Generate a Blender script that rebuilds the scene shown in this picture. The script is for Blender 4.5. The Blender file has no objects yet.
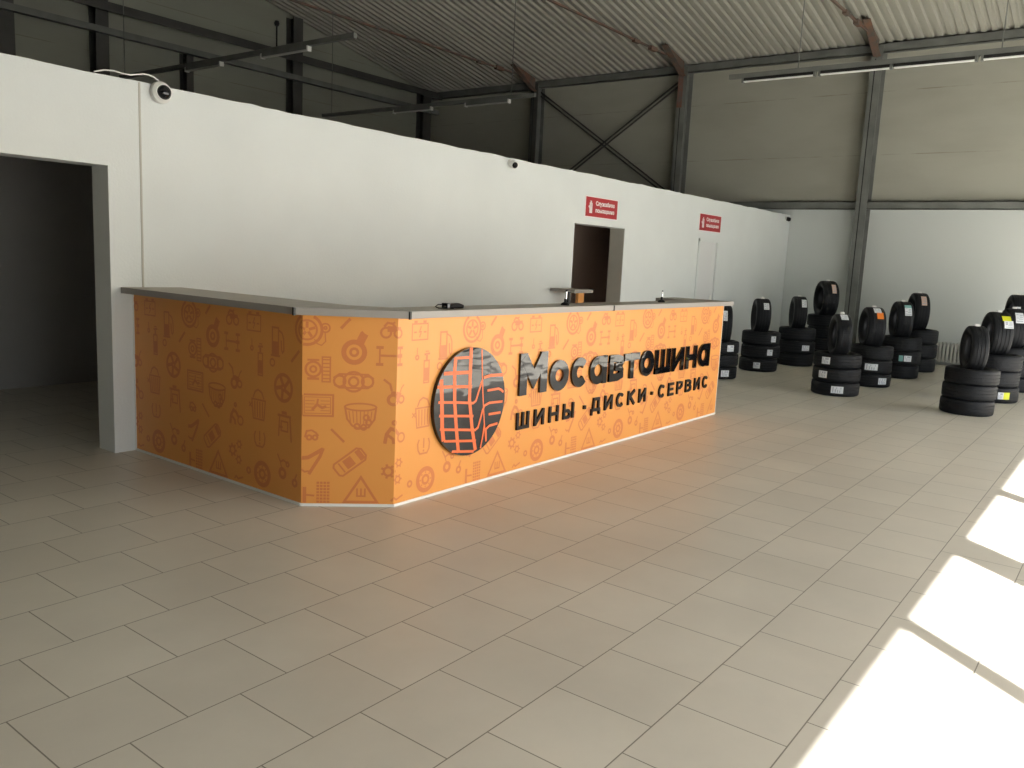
import bpy, bmesh, math, random
from mathutils import Vector, Matrix, noise
random.seed(7)
PI = math.pi
sc = bpy.context.scene
COL = sc.collection

# ------------------------------------------------------------------ materials
def mat(name, col=(.5,.5,.5), rough=.6, metal=0.0, spec=.5, noise_amt=0.0, nscale=4.0, bump=0.0, bscale=40.0, col2=None, coat=0.0):
    m = bpy.data.materials.new(name); m.use_nodes = True
    nt = m.node_tree; N = nt.nodes; L = nt.links
    b = N['Principled BSDF']
    b.inputs['Base Color'].default_value = (*col, 1)
    b.inputs['Roughness'].default_value = rough
    b.inputs['Metallic'].default_value = metal
    b.inputs['Specular IOR Level'].default_value = spec
    b.inputs['Coat Weight'].default_value = coat
    tc = N.new('ShaderNodeTexCoord')
    if noise_amt > 0:
        n = N.new('ShaderNodeTexNoise'); n.inputs['Scale'].default_value = nscale; n.inputs['Detail'].default_value = 5
        L.new(tc.outputs['Object'], n.inputs['Vector'])
        r = N.new('ShaderNodeMapRange'); r.inputs['From Min'].default_value = .3; r.inputs['From Max'].default_value = .7
        L.new(n.outputs['Fac'], r.inputs['Value'])
        mx = N.new('ShaderNodeMix'); mx.data_type = 'RGBA'
        c2 = col2 if col2 else tuple(c*(1-noise_amt) for c in col)
        mx.inputs['A'].default_value = (*col, 1); mx.inputs['B'].default_value = (*c2, 1)
        L.new(r.outputs['Result'], mx.inputs['Factor']); L.new(mx.outputs['Result'], b.inputs['Base Color'])
    if bump > 0:
        n2 = N.new('ShaderNodeTexNoise'); n2.inputs['Scale'].default_value = bscale; n2.inputs['Detail'].default_value = 3
        L.new(tc.outputs['Object'], n2.inputs['Vector'])
        bp = N.new('ShaderNodeBump'); bp.inputs['Strength'].default_value = bump; bp.inputs['Distance'].default_value = .01
        L.new(n2.outputs['Fac'], bp.inputs['Height']); L.new(bp.outputs['Normal'], b.inputs['Normal'])
    return m

def floor_material():
    m = mat('floor_tiles', (.5,.46,.38), .34, spec=.5)
    nt = m.node_tree; N = nt.nodes; L = nt.links; b = N['Principled BSDF']
    tc = N.new('ShaderNodeTexCoord'); mp = N.new('ShaderNodeMapping')
    mp.inputs['Location'].default_value = (-2.615+.2+.4*20, -.7546+.4*20, 0)
    L.new(tc.outputs['Object'], mp.inputs['Vector'])
    br = N.new('ShaderNodeTexBrick')
    br.offset = .5; br.offset_frequency = 2; br.squash = 1
    br.inputs['Scale'].default_value = 1
    br.inputs['Brick Width'].default_value = .4; br.inputs['Row Height'].default_value = .4
    br.inputs['Mortar Size'].default_value = .0028; br.inputs['Mortar Smooth'].default_value = .25; br.inputs['Bias'].default_value = 0
    br.inputs['Color1'].default_value = (.57,.535,.455,1); br.inputs['Color2'].default_value = (.615,.58,.495,1)
    br.inputs['Mortar'].default_value = (.21,.19,.15,1)
    L.new(mp.outputs['Vector'], br.inputs['Vector'])
    n = N.new('ShaderNodeTexNoise'); n.inputs['Scale'].default_value = 1.1; n.inputs['Detail'].default_value = 7; n.inputs['Roughness'].default_value = .6
    L.new(tc.outputs['Object'], n.inputs['Vector'])
    r = N.new('ShaderNodeMapRange'); r.inputs['From Min'].default_value = .3; r.inputs['From Max'].default_value = .7
    r.inputs['To Min'].default_value = .9; r.inputs['To Max'].default_value = 1.06
    L.new(n.outputs['Fac'], r.inputs['Value'])
    mx = N.new('ShaderNodeVectorMath'); mx.operation = 'SCALE'
    L.new(br.outputs['Color'], mx.inputs[0]); L.new(r.outputs['Result'], mx.inputs['Scale'])
    L.new(mx.outputs['Vector'], b.inputs['Base Color'])
    r2 = N.new('ShaderNodeMapRange'); r2.inputs['To Min'].default_value = .26; r2.inputs['To Max'].default_value = .5
    L.new(n.outputs['Fac'], r2.inputs['Value']); L.new(r2.outputs['Result'], b.inputs['Roughness'])
    bp = N.new('ShaderNodeBump'); bp.inputs['Strength'].default_value = .35; bp.inputs['Distance'].default_value = .003; bp.invert = True
    L.new(br.outputs['Fac'], bp.inputs['Height']); L.new(bp.outputs['Normal'], b.inputs['Normal'])
    return m

def panel_material(name, lo, hi, zsplit, rough=.55):
    """painted sandwich panels with horizontal joints and grime; cooler paint under the girt"""
    m = mat(name, hi, rough)
    nt = m.node_tree; N = nt.nodes; L = nt.links; b = N['Principled BSDF']
    tc = N.new('ShaderNodeTexCoord'); sp = N.new('ShaderNodeSeparateXYZ'); L.new(tc.outputs['Object'], sp.inputs[0])
    def math_(op, a, v=None, w=None):
        n = N.new('ShaderNodeMath'); n.operation = op
        if isinstance(a, (int,float)): n.inputs[0].default_value = a
        else: L.new(a, n.inputs[0])
        if v is not None:
            if isinstance(v, (int,float)): n.inputs[1].default_value = v
            else: L.new(v, n.inputs[1])
        return n.outputs[0]
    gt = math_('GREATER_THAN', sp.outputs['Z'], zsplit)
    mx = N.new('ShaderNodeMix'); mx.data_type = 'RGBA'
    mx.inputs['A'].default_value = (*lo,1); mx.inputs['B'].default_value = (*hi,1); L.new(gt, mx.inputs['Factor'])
    # joints every 1.15 m
    z = math_('DIVIDE', math_('SUBTRACT', sp.outputs['Z'], 3.815), 1.15)
    fr = math_('ABSOLUTE', math_('SUBTRACT', math_('FRACT', math_('ADD', z, 10.5)), .5))
    jt = math_('LESS_THAN', fr, .007)
    # streaky grime: stretched noise, stronger near joints
    mp = N.new('ShaderNodeMapping'); mp.inputs['Scale'].default_value = (.7,.7,2.2); L.new(tc.outputs['Object'], mp.inputs['Vector'])
    n = N.new('ShaderNodeTexNoise'); n.inputs['Scale'].default_value = 1.0; n.inputs['Detail'].default_value = 6; L.new(mp.outputs['Vector'], n.inputs['Vector'])
    r = N.new('ShaderNodeMapRange'); r.inputs['From Min'].default_value = .42; r.inputs['From Max'].default_value = .75; r.inputs['To Min'].default_value = 0; r.inputs['To Max'].default_value = .16
    L.new(n.outputs['Fac'], r.inputs['Value'])
    n3 = N.new('ShaderNodeTexNoise'); n3.inputs['Scale'].default_value = 1.6; n3.inputs['Detail'].default_value = 5; L.new(tc.outputs['Object'], n3.inputs['Vector'])
    r3 = N.new('ShaderNodeMapRange'); r3.inputs['From Min'].default_value = .42; r3.inputs['From Max'].default_value = .6
    L.new(n3.outputs['Fac'], r3.inputs['Value'])
    jj = math_('MULTIPLY', jt, r3.outputs['Result'])
    tot = math_('ADD', math_('MULTIPLY', math_('MULTIPLY', jj, gt), .38), math_('MULTIPLY', r.outputs['Result'], gt))
    mx2 = N.new('ShaderNodeMix'); mx2.data_type = 'RGBA'; mx2.inputs['B'].default_value = (.13,.09,.05,1)
    L.new(tot, mx2.inputs['Factor']); L.new(mx.outputs['Result'], mx2.inputs['A']); L.new(mx2.outputs['Result'], b.inputs['Base Color'])
    return m

def acrylic_material():
    m = mat('black_acrylic', (.006,.006,.007), .03, spec=.55)
    nt = m.node_tree; N = nt.nodes; L = nt.links; b = N['Principled BSDF']
    tc = N.new('ShaderNodeTexCoord')
    mp = N.new('ShaderNodeMapping'); mp.inputs['Scale'].default_value = (1.6,1.6,4.5); L.new(tc.outputs['Object'], mp.inputs['Vector'])
    n = N.new('ShaderNodeTexNoise'); n.inputs['Scale'].default_value = 1.6; n.inputs['Detail'].default_value = 1.5
    L.new(mp.outputs['Vector'], n.inputs['Vector'])
    bp = N.new('ShaderNodeBump'); bp.inputs['Strength'].default_value = 1.0; bp.inputs['Distance'].default_value = .0032
    L.new(n.outputs['Fac'], bp.inputs['Height']); L.new(bp.outputs['Normal'], b.inputs['Normal'])
    return m

def tread_material():
    m = mat('tyre_tread_rubber', (.007,.008,.010), .6, spec=.25)
    nt = m.node_tree; N = nt.nodes; L = nt.links; b = N['Principled BSDF']
    tc = N.new('ShaderNodeTexCoord'); sp = N.new('ShaderNodeSeparateXYZ'); L.new(tc.outputs['Object'], sp.inputs[0])
    at = N.new('ShaderNodeMath'); at.operation = 'ARCTAN2'; L.new(sp.outputs['Y'], at.inputs[0]); L.new(sp.outputs['X'], at.inputs[1])
    mu = N.new('ShaderNodeMath'); mu.operation = 'MULTIPLY'; mu.inputs[1].default_value = 72; L.new(at.outputs[0], mu.inputs[0])
    zz = N.new('ShaderNodeMath'); zz.operation = 'MULTIPLY'; zz.inputs[1].default_value = 40; L.new(sp.outputs['Z'], zz.inputs[0])
    ad = N.new('ShaderNodeMath'); ad.operation = 'ADD'; L.new(mu.outputs[0], ad.inputs[0]); L.new(zz.outputs[0], ad.inputs[1])
    si = N.new('ShaderNodeMath'); si.operation = 'SINE'; L.new(ad.outputs[0], si.inputs[0])
    gt = N.new('ShaderNodeMath'); gt.operation = 'GREATER_THAN'; gt.inputs[1].default_value = -.75; L.new(si.outputs[0], gt.inputs[0])
    bp = N.new('ShaderNodeBump'); bp.inputs['Strength'].default_value = .6; bp.inputs['Distance'].default_value = .004
    L.new(gt.outputs[0], bp.inputs['Height']); L.new(bp.outputs['Normal'], b.inputs['Normal'])
    return m

def wood_material():
    m = mat('countertop_laminate', (.30,.26,.20), .4)
    nt = m.node_tree; N = nt.nodes; L = nt.links; b = N['Principled BSDF']
    tc = N.new('ShaderNodeTexCoord'); mp = N.new('ShaderNodeMapping'); mp.inputs['Scale'].default_value = (1.2,14,14); L.new(tc.outputs['Object'], mp.inputs['Vector'])
    n = N.new('ShaderNodeTexNoise'); n.inputs['Scale'].default_value = 2; n.inputs['Detail'].default_value = 5; L.new(mp.outputs['Vector'], n.inputs['Vector'])
    mx = N.new('ShaderNodeMix'); mx.data_type = 'RGBA'; mx.inputs['A'].default_value = (.20,.17,.125,1); mx.inputs['B'].default_value = (.36,.31,.23,1)
    L.new(n.outputs['Fac'], mx.inputs['Factor']); L.new(mx.outputs['Result'], b.inputs['Base Color'])
    return m

M = dict(
    floor=floor_material(),
    plaster=mat('white_painted_plaster', (.71,.745,.745), .7, noise_amt=.06, nscale=1.2, bump=.15, bscale=60),
    plaster_edge=mat('grey_plaster', (.5,.49,.44), .8, noise_amt=.15, nscale=3),
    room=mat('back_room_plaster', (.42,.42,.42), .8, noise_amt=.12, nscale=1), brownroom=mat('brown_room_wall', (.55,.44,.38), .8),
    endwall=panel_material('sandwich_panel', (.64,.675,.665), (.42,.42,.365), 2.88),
    gable=panel_material('sandwich_panel_gable', (.31,.32,.27), (.31,.32,.27), 0.0),
    roof=mat('corrugated_roof_sheet', (.43,.425,.375), .5, noise_amt=.08, nscale=.8),
    steel=mat('grey_painted_steel', (.20,.21,.20), .5, noise_amt=.35, nscale=3),
    dark_steel=mat('dark_painted_steel', (.085,.085,.08), .55, noise_amt=.3, nscale=3),
    rust=mat('rusty_primed_steel', (.10,.095,.085), .7, noise_amt=.5, nscale=7, col2=(.20,.10,.065)), primer=mat('red_primer', (.24,.09,.055), .7, noise_amt=.5, nscale=9, col2=(.15,.13,.12)),
    white=mat('white_plastic', (.78,.78,.76), .4),
    offwhite=mat('white_enamel', (.6,.6,.57), .4, noise_amt=.06),
    diffuser=mat('lamp_diffuser', (.85,.87,.86), .3),
    black=mat('black_plastic', (.008,.008,.009), .5, spec=.2),
    dome=mat('dark_dome_glass', (.012,.012,.015), .06),
    orange=mat('orange_wrap', (.765,.325,.074), .42, noise_amt=.03, nscale=2),
    orange_dark=mat('dark_orange_print', (.63,.205,.062), .42),
    orange_line=mat('emblem_orange', (.80,.15,.035), .4),
    acrylic=acrylic_material(),
    letter_black=mat('matt_black_letter', (.012,.008,.007), .4, spec=.2),
    top=wood_material(),
    edge=mat('grey_edge_band', (.30,.28,.26), .45),
    jointblack=mat('black_joint_strip', (.01,.01,.01), .5),
    red=mat('red_sign_film', (.40,.02,.028), .4),
    signwhite=mat('sign_white', (.88,.80,.80), .4),
    tread=tread_material(),
    side=mat('tyre_sidewall_rubber', (.006,.007,.009), .5, spec=.3, bump=.1, bscale=30),
    paper=mat('paper_label', (.74,.77,.80), .6),
    ink=mat('label_ink', (.42,.44,.50), .6),
    yellow=mat('yellow_label', (.70,.72,.02), .5),
    lab_orange=mat('orange_label', (.85,.22,.02), .5),
    teal=mat('teal_label', (.20,.42,.40), .5),
    pink=mat('pinkish_label', (.66,.46,.38), .6),
    ground=mat('outdoor_concrete', (.42,.41,.38), .9, noise_amt=.1, nscale=.5),
    door=mat('white_door_leaf', (.68,.69,.70), .4),
    chrome=mat('brushed_metal', (.6,.6,.6), .25, metal=1),
)

# ------------------------------------------------------------------ helpers
class MB:
    def __init__(s): s.v=[]; s.f=[]; s.mi=[]
    def add(s, vs, fs, mi=0):
        o=len(s.v); s.v += [tuple(x) for x in vs]; s.f += [tuple(i+o for i in f) for f in fs]; s.mi += [mi]*len(fs)
    def box(s, x0,x1,y0,y1,z0,z1, mi=0):
        vs=[(x,y,z) for x in (x0,x1) for y in (y0,y1) for z in (z0,z1)]
        s.add(vs, [(0,1,3,2),(4,6,7,5),(0,4,5,1),(2,3,7,6),(0,2,6,4),(1,5,7,3)], mi)
    def prism(s, poly, axis, a, b, mi=0):
        """poly: 2D points; axis: extrusion axis; a,b extents"""
        n=len(poly)
        def P(p,t):
            return {'x':(t,p[0],p[1]),'y':(p[0],t,p[1]),'z':(p[0],p[1],t)}[axis]
        vs=[P(p,a) for p in poly]+[P(p,b) for p in poly]
        fs=[tuple(range(n)), tuple(range(2*n-1,n-1,-1))]+[(i,(i+1)%n,(i+1)%n+n,i+n) for i in range(n)]
        s.add(vs, fs, mi)
    def bar(s, p, q, w, h=None, up=(0,0,1), mi=0):
        h=h or w; p=Vector(p); q=Vector(q); d=(q-p).normalized(); u=Vector(up)
        if abs(d.dot(u))>.99: u=Vector((1,0,0))
        r=d.cross(u).normalized(); u=r.cross(d)
        vs=[]
        for c in (p,q):
            for a,b in ((-1,-1),(1,-1),(1,1),(-1,1)): vs.append(c+r*a*w/2+u*b*h/2)
        s.add(vs, [(0,1,2,3),(7,6,5,4),(0,4,5,1),(1,5,6,2),(2,6,7,3),(3,7,4,0)], mi)
    def tube(s, pts, r, n=8, mi=0):
        pts=[Vector(p) for p in pts]; rings=[]
        for i,p in enumerate(pts):
            a=pts[max(i-1,0)]; b=pts[min(i+1,len(pts)-1)]; d=(b-a).normalized()
            u=Vector((0,0,1)) if abs(d.z)<.9 else Vector((1,0,0))
            x=d.cross(u).normalized(); y=x.cross(d)
            rings.append([p+(x*math.cos(2*PI*k/n)+y*math.sin(2*PI*k/n))*r for k in range(n)])
        vs=[v for R in rings for v in R]; fs=[]
        for i in range(len(rings)-1):
            for k in range(n): fs.append((i*n+k,i*n+(k+1)%n,(i+1)*n+(k+1)%n,(i+1)*n+k))
        fs.append(tuple(range(n))); fs.append(tuple(range(len(vs)-1,len(vs)-1-n,-1)))
        s.add(vs, fs, mi)
    def lathe(s, prof, n=40, mat4=None, mi=0, closed=False):
        """prof: list of (r,z); axis z"""
        vs=[]; fs=[]; m=len(prof)
        for k in range(n):
            a=2*PI*k/n
            for r,z in prof:
                v=Vector((r*math.cos(a), r*math.sin(a), z))
                vs.append(mat4@v if mat4 else v)
        rng=m if closed else m-1
        for k in range(n):
            k2=(k+1)%n
            for j in range(rng):
                j2=(j+1)%m
                fs.append((k*m+j,k2*m+j,k2*m+j2,k*m+j2))
        s.add(vs, fs, mi)
    def build(s, name, mats, parent=None, smooth=False, normals=True, bevel=0):
        me=bpy.data.meshes.new(name); me.from_pydata(s.v,[],s.f)
        if not isinstance(mats,(list,tuple)): mats=[mats]
        for m in mats: me.materials.append(m)
        for p,i in zip(me.polygons,s.mi): p.material_index=i
        bm=bmesh.new(); bm.from_mesh(me)
        bmesh.ops.remove_doubles(bm, verts=bm.verts, dist=1e-6)
        if normals: bmesh.ops.recalc_face_normals(bm, faces=bm.faces)
        bm.to_mesh(me); bm.free()
        if smooth:
            for p in me.polygons: p.use_smooth=True
            me.set_sharp_from_angle(angle=math.radians(38))
        o=bpy.data.objects.new(name, me); COL.objects.link(o)
        if parent: o.parent=parent
        if bevel:
            b=o.modifiers.new('bevel','BEVEL'); b.width=bevel; b.segments=2; b.limit_method='ANGLE'
        return o

def tag(o, label=None, cat=None, group=None, kind=None):
    if label: o['label']=label
    if cat: o['category']=cat
    if group: o['group']=group
    if kind: o['kind']=kind
    return o
def empty(name, loc, label, cat, group=None, rz=0):
    o=bpy.data.objects.new(name,None); COL.objects.link(o); o.location=loc; o.rotation_euler=(0,0,rz); o.empty_display_size=.1
    return tag(o,label,cat,group)
def part(mb, name, m, root, **k):
    """mesh given in world coordinates, parented to root (unrotated)"""
    o=mb.build(name,m,root,**k); o.location=-Vector(root.location); return o
def struct(mb, name, m, label=None, cat=None, **k):
    o=mb.build(name,m,**k); return tag(o,label,cat,None,'structure')
def bx(*a):
    m=MB(); m.box(*a); return m

# ------------------------------------------------------------------ constants (metres)
XE=16.865; YW=5.897; YG=16.0; YS=-2.5; XB=-7.0
HW=2.682; SL=.197
ZR=lambda x: 5.78+SL*(16.9-x) if x>4.95 else 5.78+SL*(16.9-4.95)-SL*(4.95-x)
H=1.179; X1,Y1,X2,YF,X3=3.1457,3.9542,3.5378,3.5503,8.3752
DL=math.hypot(X2-X1,Y1-YF)

# ------------------------------------------------------------------ shell
struct(bx(XB,XE+.1,YS-.15,YG+.1,-.2,0),'floor',M['floor'],'beige square ceramic tile floor laid in a running bond','floor')
g=bx(-60,70,-70,YS-.15,-.25,-.02); struct(g,'floor_outside',M['ground'],'pale concrete yard outside the glazed side','ground')

# corrugated roof
mb=MB(); pit=.168; y=YS-.1; ys=[]
while y<YG+.1:
    ys += [(y,0),(y+.070,0),(y+.092,.045),(y+.147,.045)]; y+=pit
for xs in ((XE+.1,4.95),(4.95,XB)):
    vs=[];fs=[]
    for yy,dz in ys:
        for x in xs: vs.append((x,yy,ZR(x)+dz))
    for i in range(len(ys)-1): fs.append((2*i,2*i+1,2*i+3,2*i+2))
    mb.add(vs,fs)
struct(mb,'ceiling',M['roof'],'pale corrugated metal roof sheeting sloping down to the far wall','ceiling',normals=False)
# unseen cover added above the roof sheets to keep light out
mb=MB()
mb.prism([(XE+.12,ZR(XE)+.08),(4.95,ZR(4.95)+.12),(XB-.05,ZR(XB)+.08),(XB-.05,ZR(XB)+.2),(4.95,ZR(4.95)+.3),(XE+.12,ZR(XE)+.2)],'y',YS-.15,YG+.1)
struct(mb,'ceiling_light_block',M['roof'],'unseen board added over the roof sheets to block light','ceiling')

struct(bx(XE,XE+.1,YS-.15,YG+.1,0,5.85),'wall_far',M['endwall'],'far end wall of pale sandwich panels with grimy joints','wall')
mb=MB(); mb.prism([(XB,0),(XE,0),(XE,ZR(XE)+.05),(4.95,ZR(4.95)+.05),(XB,ZR(XB)+.05)],'y',YG,YG+.1)
struct(mb,'wall_left',M['gable'],'dark olive gable wall of sandwich panels behind the white partition','wall')
struct(bx(XB-.1,XB,YS-.15,YG+.1,0,ZR(XB)+.1),'wall_back',M['room'],'panel wall behind the camera','wall')

# glazed side wall (source of daylight); floor shadow positions give the mullions
WZ=2.708
bars=[(XB,-.3),(1.355,1.40),(2.654,2.945),(4.40,4.51),(6.3,6.42),(7.6,8.0),(9.5,9.6),(11.2,11.6),(13.0,13.1),(14.6,XE)]  # first span walled up to darken the counter's left face
mb=MB()
mb.prism([(XB,WZ),(XE,WZ),(XE,ZR(XE)+.05),(4.95,ZR(4.95)+.05),(XB,ZR(XB)+.05)],'y',YS-.15,YS)
for a,b in bars:
    if b-a>.15: mb.box(a,b,YS-.15,YS,0,WZ)
mb.box(XB,XE,YS-.15,YS,0,.04)
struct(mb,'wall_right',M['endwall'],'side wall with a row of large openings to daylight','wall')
k=0
for i in range(len(bars)-1):
    a=bars[i][1]; b=bars[i+1][0]; k+=1
    fr=MB(); w=.03
    fr.box(a,a+w,YS-.1,YS-.04,.04,WZ); fr.box(b-w,b,YS-.1,YS-.04,.04,WZ)
    fr.box(a,b,YS-.1,YS-.04,WZ-w,WZ); fr.box(a,b,YS-.1,YS-.04,.04,.04+w)
    if bars[i+1][1]-b<.15: fr.box(b,bars[i+1][1],YS-.12,YS-.02,.04,WZ)
    struct(fr,'window_%d'%k,M['steel'],'tall glazed opening frame in the side wall','window')

# white partition
def ragged(x): return HW+.012*noise.noise(Vector((x*2.3,0,0)))+.007*noise.noise(Vector((x*9,3,0)))
YB=YW+.23
mb=MB()
O1=(-5.0,2.985,2.073); O2=(8.975,10.255,2.045); D2=(12.66,13.45,2.03)
mb.box(XB,O1[0],YW,YB,0,2.6); mb.box(O1[1],O2[0],YW,YB,0,2.6); mb.box(O2[1],D2[0],YW,YB,0,2.6); mb.box(D2[1],XE-.02,YW,YB,0,2.6)
mb.box(O1[0],O1[1],YW,YB,O1[2],2.6); mb.box(O2[0],O2[1],YW,YB,O2[2],2.6); mb.box(D2[0],D2[1],YW,YB,D2[2],2.6)
x=XB
while x<XE-.03:
    x2=min(x+.12,XE-.02); a,b=ragged(x),ragged(x2)
    mb.add([(x,YW,2.6),(x2,YW,2.6),(x2,YW,b),(x,YW,a),(x,YB,2.6),(x2,YB,2.6),(x2,YB,b),(x,YB,a)],[(0,1,2,3),(7,6,5,4),(3,2,6,7)]); x=x2
struct(mb,'wall_partition',M['plaster'],'long white plastered partition wall with ragged top edge','wall',normals=False)
struct(bx(3.218,3.232,YW-.004,YW,1.1,2.678),'trim_1',M['plaster_edge'],'thin dark vertical seam in the white partition','trim')
# back rooms behind the partition
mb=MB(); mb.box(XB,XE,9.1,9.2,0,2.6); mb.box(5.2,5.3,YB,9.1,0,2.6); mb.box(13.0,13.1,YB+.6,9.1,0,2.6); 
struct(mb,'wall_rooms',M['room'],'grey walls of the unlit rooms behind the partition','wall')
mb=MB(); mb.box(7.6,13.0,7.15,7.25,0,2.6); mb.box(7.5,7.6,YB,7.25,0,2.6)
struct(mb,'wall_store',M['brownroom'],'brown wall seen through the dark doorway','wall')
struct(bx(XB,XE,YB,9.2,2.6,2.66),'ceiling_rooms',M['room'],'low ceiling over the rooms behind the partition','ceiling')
mb=MB(); mb.box(O2[1]-.004,O2[1],YW+.004,YB,0,O2[2])
struct(mb,'trim_2',M['plaster_edge'],'grey jamb on the right side of the doorway','trim')
# closed white door
mb=MB(); mb.box(D2[0]+.05,D2[1]-.05,YW+.02,YW+.06,.01,D2[2]-.05); 
dr=struct(mb,'door_1',M['door'],'closed white door under the second red sign','door')
fr=MB(); fr.box(D2[0],D2[0]+.05,YW-.012,YB,0,D2[2]); fr.box(D2[1]-.05,D2[1],YW-.012,YB,0,D2[2]); fr.box(D2[0],D2[1],YW-.012,YB,D2[2]-.05,D2[2])
fr.build('door_frame',M['plaster'],dr)
hd=MB(); hd.tube([(13.32,YW+.02,1.0),(13.32,YW-.04,1.0),(13.20,YW-.04,1.0)],.009); hd.box(13.295,13.345,YW+.008,YW+.02,.9,1.1); hd.build('handle',M['white'],dr)

# ------------------------------------------------------------------ steel frame
COLS=[4.48,8.37,12.25]
names=['grey steel column on the far wall, foot hidden by tyre stacks','rust streaked steel column at the far wall right of the cross bracing','dark steel column at the far wall left of the cross bracing']
for i,yc in enumerate(COLS):
    root=empty('steel_column',(XE-.15,yc,0),names[i],'column','steel columns of the far wall')
    m=MB(); m.box(XE-.30,XE-.285,yc-.1,yc+.1,0,5.72); part(m,'flange',M['steel'] if i<2 else M['dark_steel'],root)
    m=MB(); m.box(XE-.015,XE-.001,yc-.1,yc+.1,0,5.72); part(m,'flange',M['steel'],root)
    m=MB(); m.box(XE-.285,XE-.015,yc-.006,yc+.006,0,5.72); part(m,'web',M['steel'],root)
    m=MB(); m.box(XE-.315,XE,yc-.14,yc+.14,0,.02); part(m,'base_plate',M['steel'],root)
    if i==1:
        m=MB(); m.box(XE-.304,XE-.3005,yc-.02,yc+.1,4.9,5.70); o=part(m,'primer_patch',M['primer'],root)
    m=MB(); m.box(XE-.3012,XE-.300,yc+.012,yc+.03,0,5.5); part(m,'seam',M['jointblack'],root)
    h=MB()
    zt=lambda x: ZR(x)-.015
    h.prism([(XE-.3,5.52),(XE-.3,5.72),(XE-.3,zt(XE-.3)),(15.65,zt(15.65)),(15.7,zt(15.65)-.05)],'y',yc-.008,yc+.008)
    h.bar((XE-.31,yc,5.54),(15.66,yc,zt(15.65)-.04),.13,.012)
    part(h,'haunch_bracket',M['rust'],root)
    t=empty('roof_tie_rod',(15.75,yc,5.74),['rusty tie rod under the roof, nearest the hanging lights','rusty tie rod under the roof right of the bracing','dark tie rod under the roof left of the bracing'][i],'tie rod','tie rods under the roof')
    m=MB(); m.bar((15.75,yc,5.8),(XB,yc,5.62),.035,.035); part(m,'rod',M['rust'],t)
    m=MB(); m.bar((15.3,yc,5.79),(15.05,yc,5.785),.08,.08); part(m,'turnbuckle',M['rust'],t)
    m=MB(); m.bar((14.6,yc,5.78),(14.4,yc,5.777),.07,.06); part(m,'coupling',M['rust'],t)
# eave beam and girt
m=MB(); m.box(XE-.14,XE-.002,YS,YG,5.64,5.655); m.box(XE-.14,XE-.125,YS,YG,5.64,5.80); m.box(XE-.14,XE-.002,YS,YG,5.79,5.80)
tag(m.build('eave_beam',M['steel']),'long grey steel channel along the top of the far wall','beam')
m=MB(); m.box(XE-.16,XE-.002,YS,YG,2.93,2.945); m.box(XE-.16,XE-.145,YS,YG,2.80,2.945); m.box(XE-.16,XE-.002,YS,YG,2.80,2.815)
tag(m.build('wall_girt',M['steel']),'horizontal grey steel girt across the middle of the far wall','beam')
# cross bracing
for j,(a,b,lab) in enumerate((((12.2,5.5),(8.45,3.0),'steel brace falling to the right in the cross bracing'),((8.5,5.45),(12.2,3.0),'steel brace rising to the right in the cross bracing'))):
    m=MB()
    for s in (-.045,.045):
        m.bar((XE-.1-.03*j,a[0],a[1]+s),(XE-.1-.03*j,b[0],b[1]+s),.02,.035)
    tag(m.build('diagonal_brace',M['dark_steel']),lab,'brace','cross bracing on the far wall')
# gable posts and rails
def zr(x): return ZR(x)-.01
gp=[(6.32,.24,1,'dark steel post on the gable wall at the left edge of the picture'),(7.93,.24,1,'dark steel post on the gable wall just left of the dome camera'),
    (9.68,.15,0,'slim steel post on the gable wall right of the dome camera'),(12.33,.26,1,'dark steel post on the gable wall crossing the hanging light rail'),(16.55,.3,1,'dark steel corner post where the gable meets the far wall')]
for x,w,full,lab in gp:
    top=zr(x) if full else 5.35
    root=empty('gable_post',(x,YG-.12,0),lab,'post','steel posts on the gable wall')
    m=MB(); m.box(x-w/2,x+w/2,YG-.26,YG-.245,0,top-.05); part(m,'flange',M['dark_steel'],root)
    m=MB(); m.box(x-w/2,x+w/2,YG-.015,YG-.001,0,top-.05); part(m,'flange',M['dark_steel'],root)
    m=MB(); m.box(x-.01,x+.01,YG-.245,YG-.015,0,top-.05); part(m,'web',M['dark_steel'],root)
m=MB(); m.box(XB,XE,YG-.5,YG-.27,5.70,5.715); m.box(XB,XE,YG-.5,YG-.485,5.62,5.78); m.box(XB,XE,YG-.5,YG-.27,5.77,5.78)
tag(m.build('gable_rail',M['dark_steel']),'heavy dark steel rail, upper of the two along the gable wall','beam')
m=MB(); m.box(XB,XE,YG-.40,YG-.27,5.25,5.36)
tag(m.build('gable_rail',M['steel']),'lighter steel rail, lower of the two along the gable wall','beam')

# ------------------------------------------------------------------ suspended light rails
def light_rail(xc, y0, y1, lums, wires, lab, ld):
    root=empty('light_rail',(xc,(y0+y1)/2,4.5),lab,'light rail','suspended light rails')
    part(bx(xc-.03,xc+.03,y1,y0,4.49,4.56),'rail',M['steel'],root)
    for a,b in lums:
        l=part(bx(xc-.035,xc+.035,b,a,4.445,4.488),'lamp_housing',M['jointblack'] if ld else M['steel'],root)
        d=bx(xc-.028,xc+.028,b+.01,a-.01,4.43,4.445).build('diffuser',M['diffuser'] if ld else M['offwhite'],l)
        for yy in (a,b):
            if ld and (a,b)==(3.205,2.18) and yy==a: continue
            c=bx(xc-.036,xc+.036,yy-.016,yy+.016,4.42,4.495).build('end_cap',M['white'] if not ld else M['steel'],l)
    for yy in wires:
        m=MB(); m.tube([(xc,yy,4.56),(xc,yy,ZR(xc)+.02)],.008,6); part(m,'wire',M['steel'],root)
light_rail(12.72,5.62,-2.3,[(5.39,4.29),(4.22,3.235),(3.205,2.18),(2.11,1.1),(1.07,.05),(-.02,-1.05),(-1.08,-2.1)],[4.55,1.9,-.5],'long suspended light rail with black lamps before the far wall',True)
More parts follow.
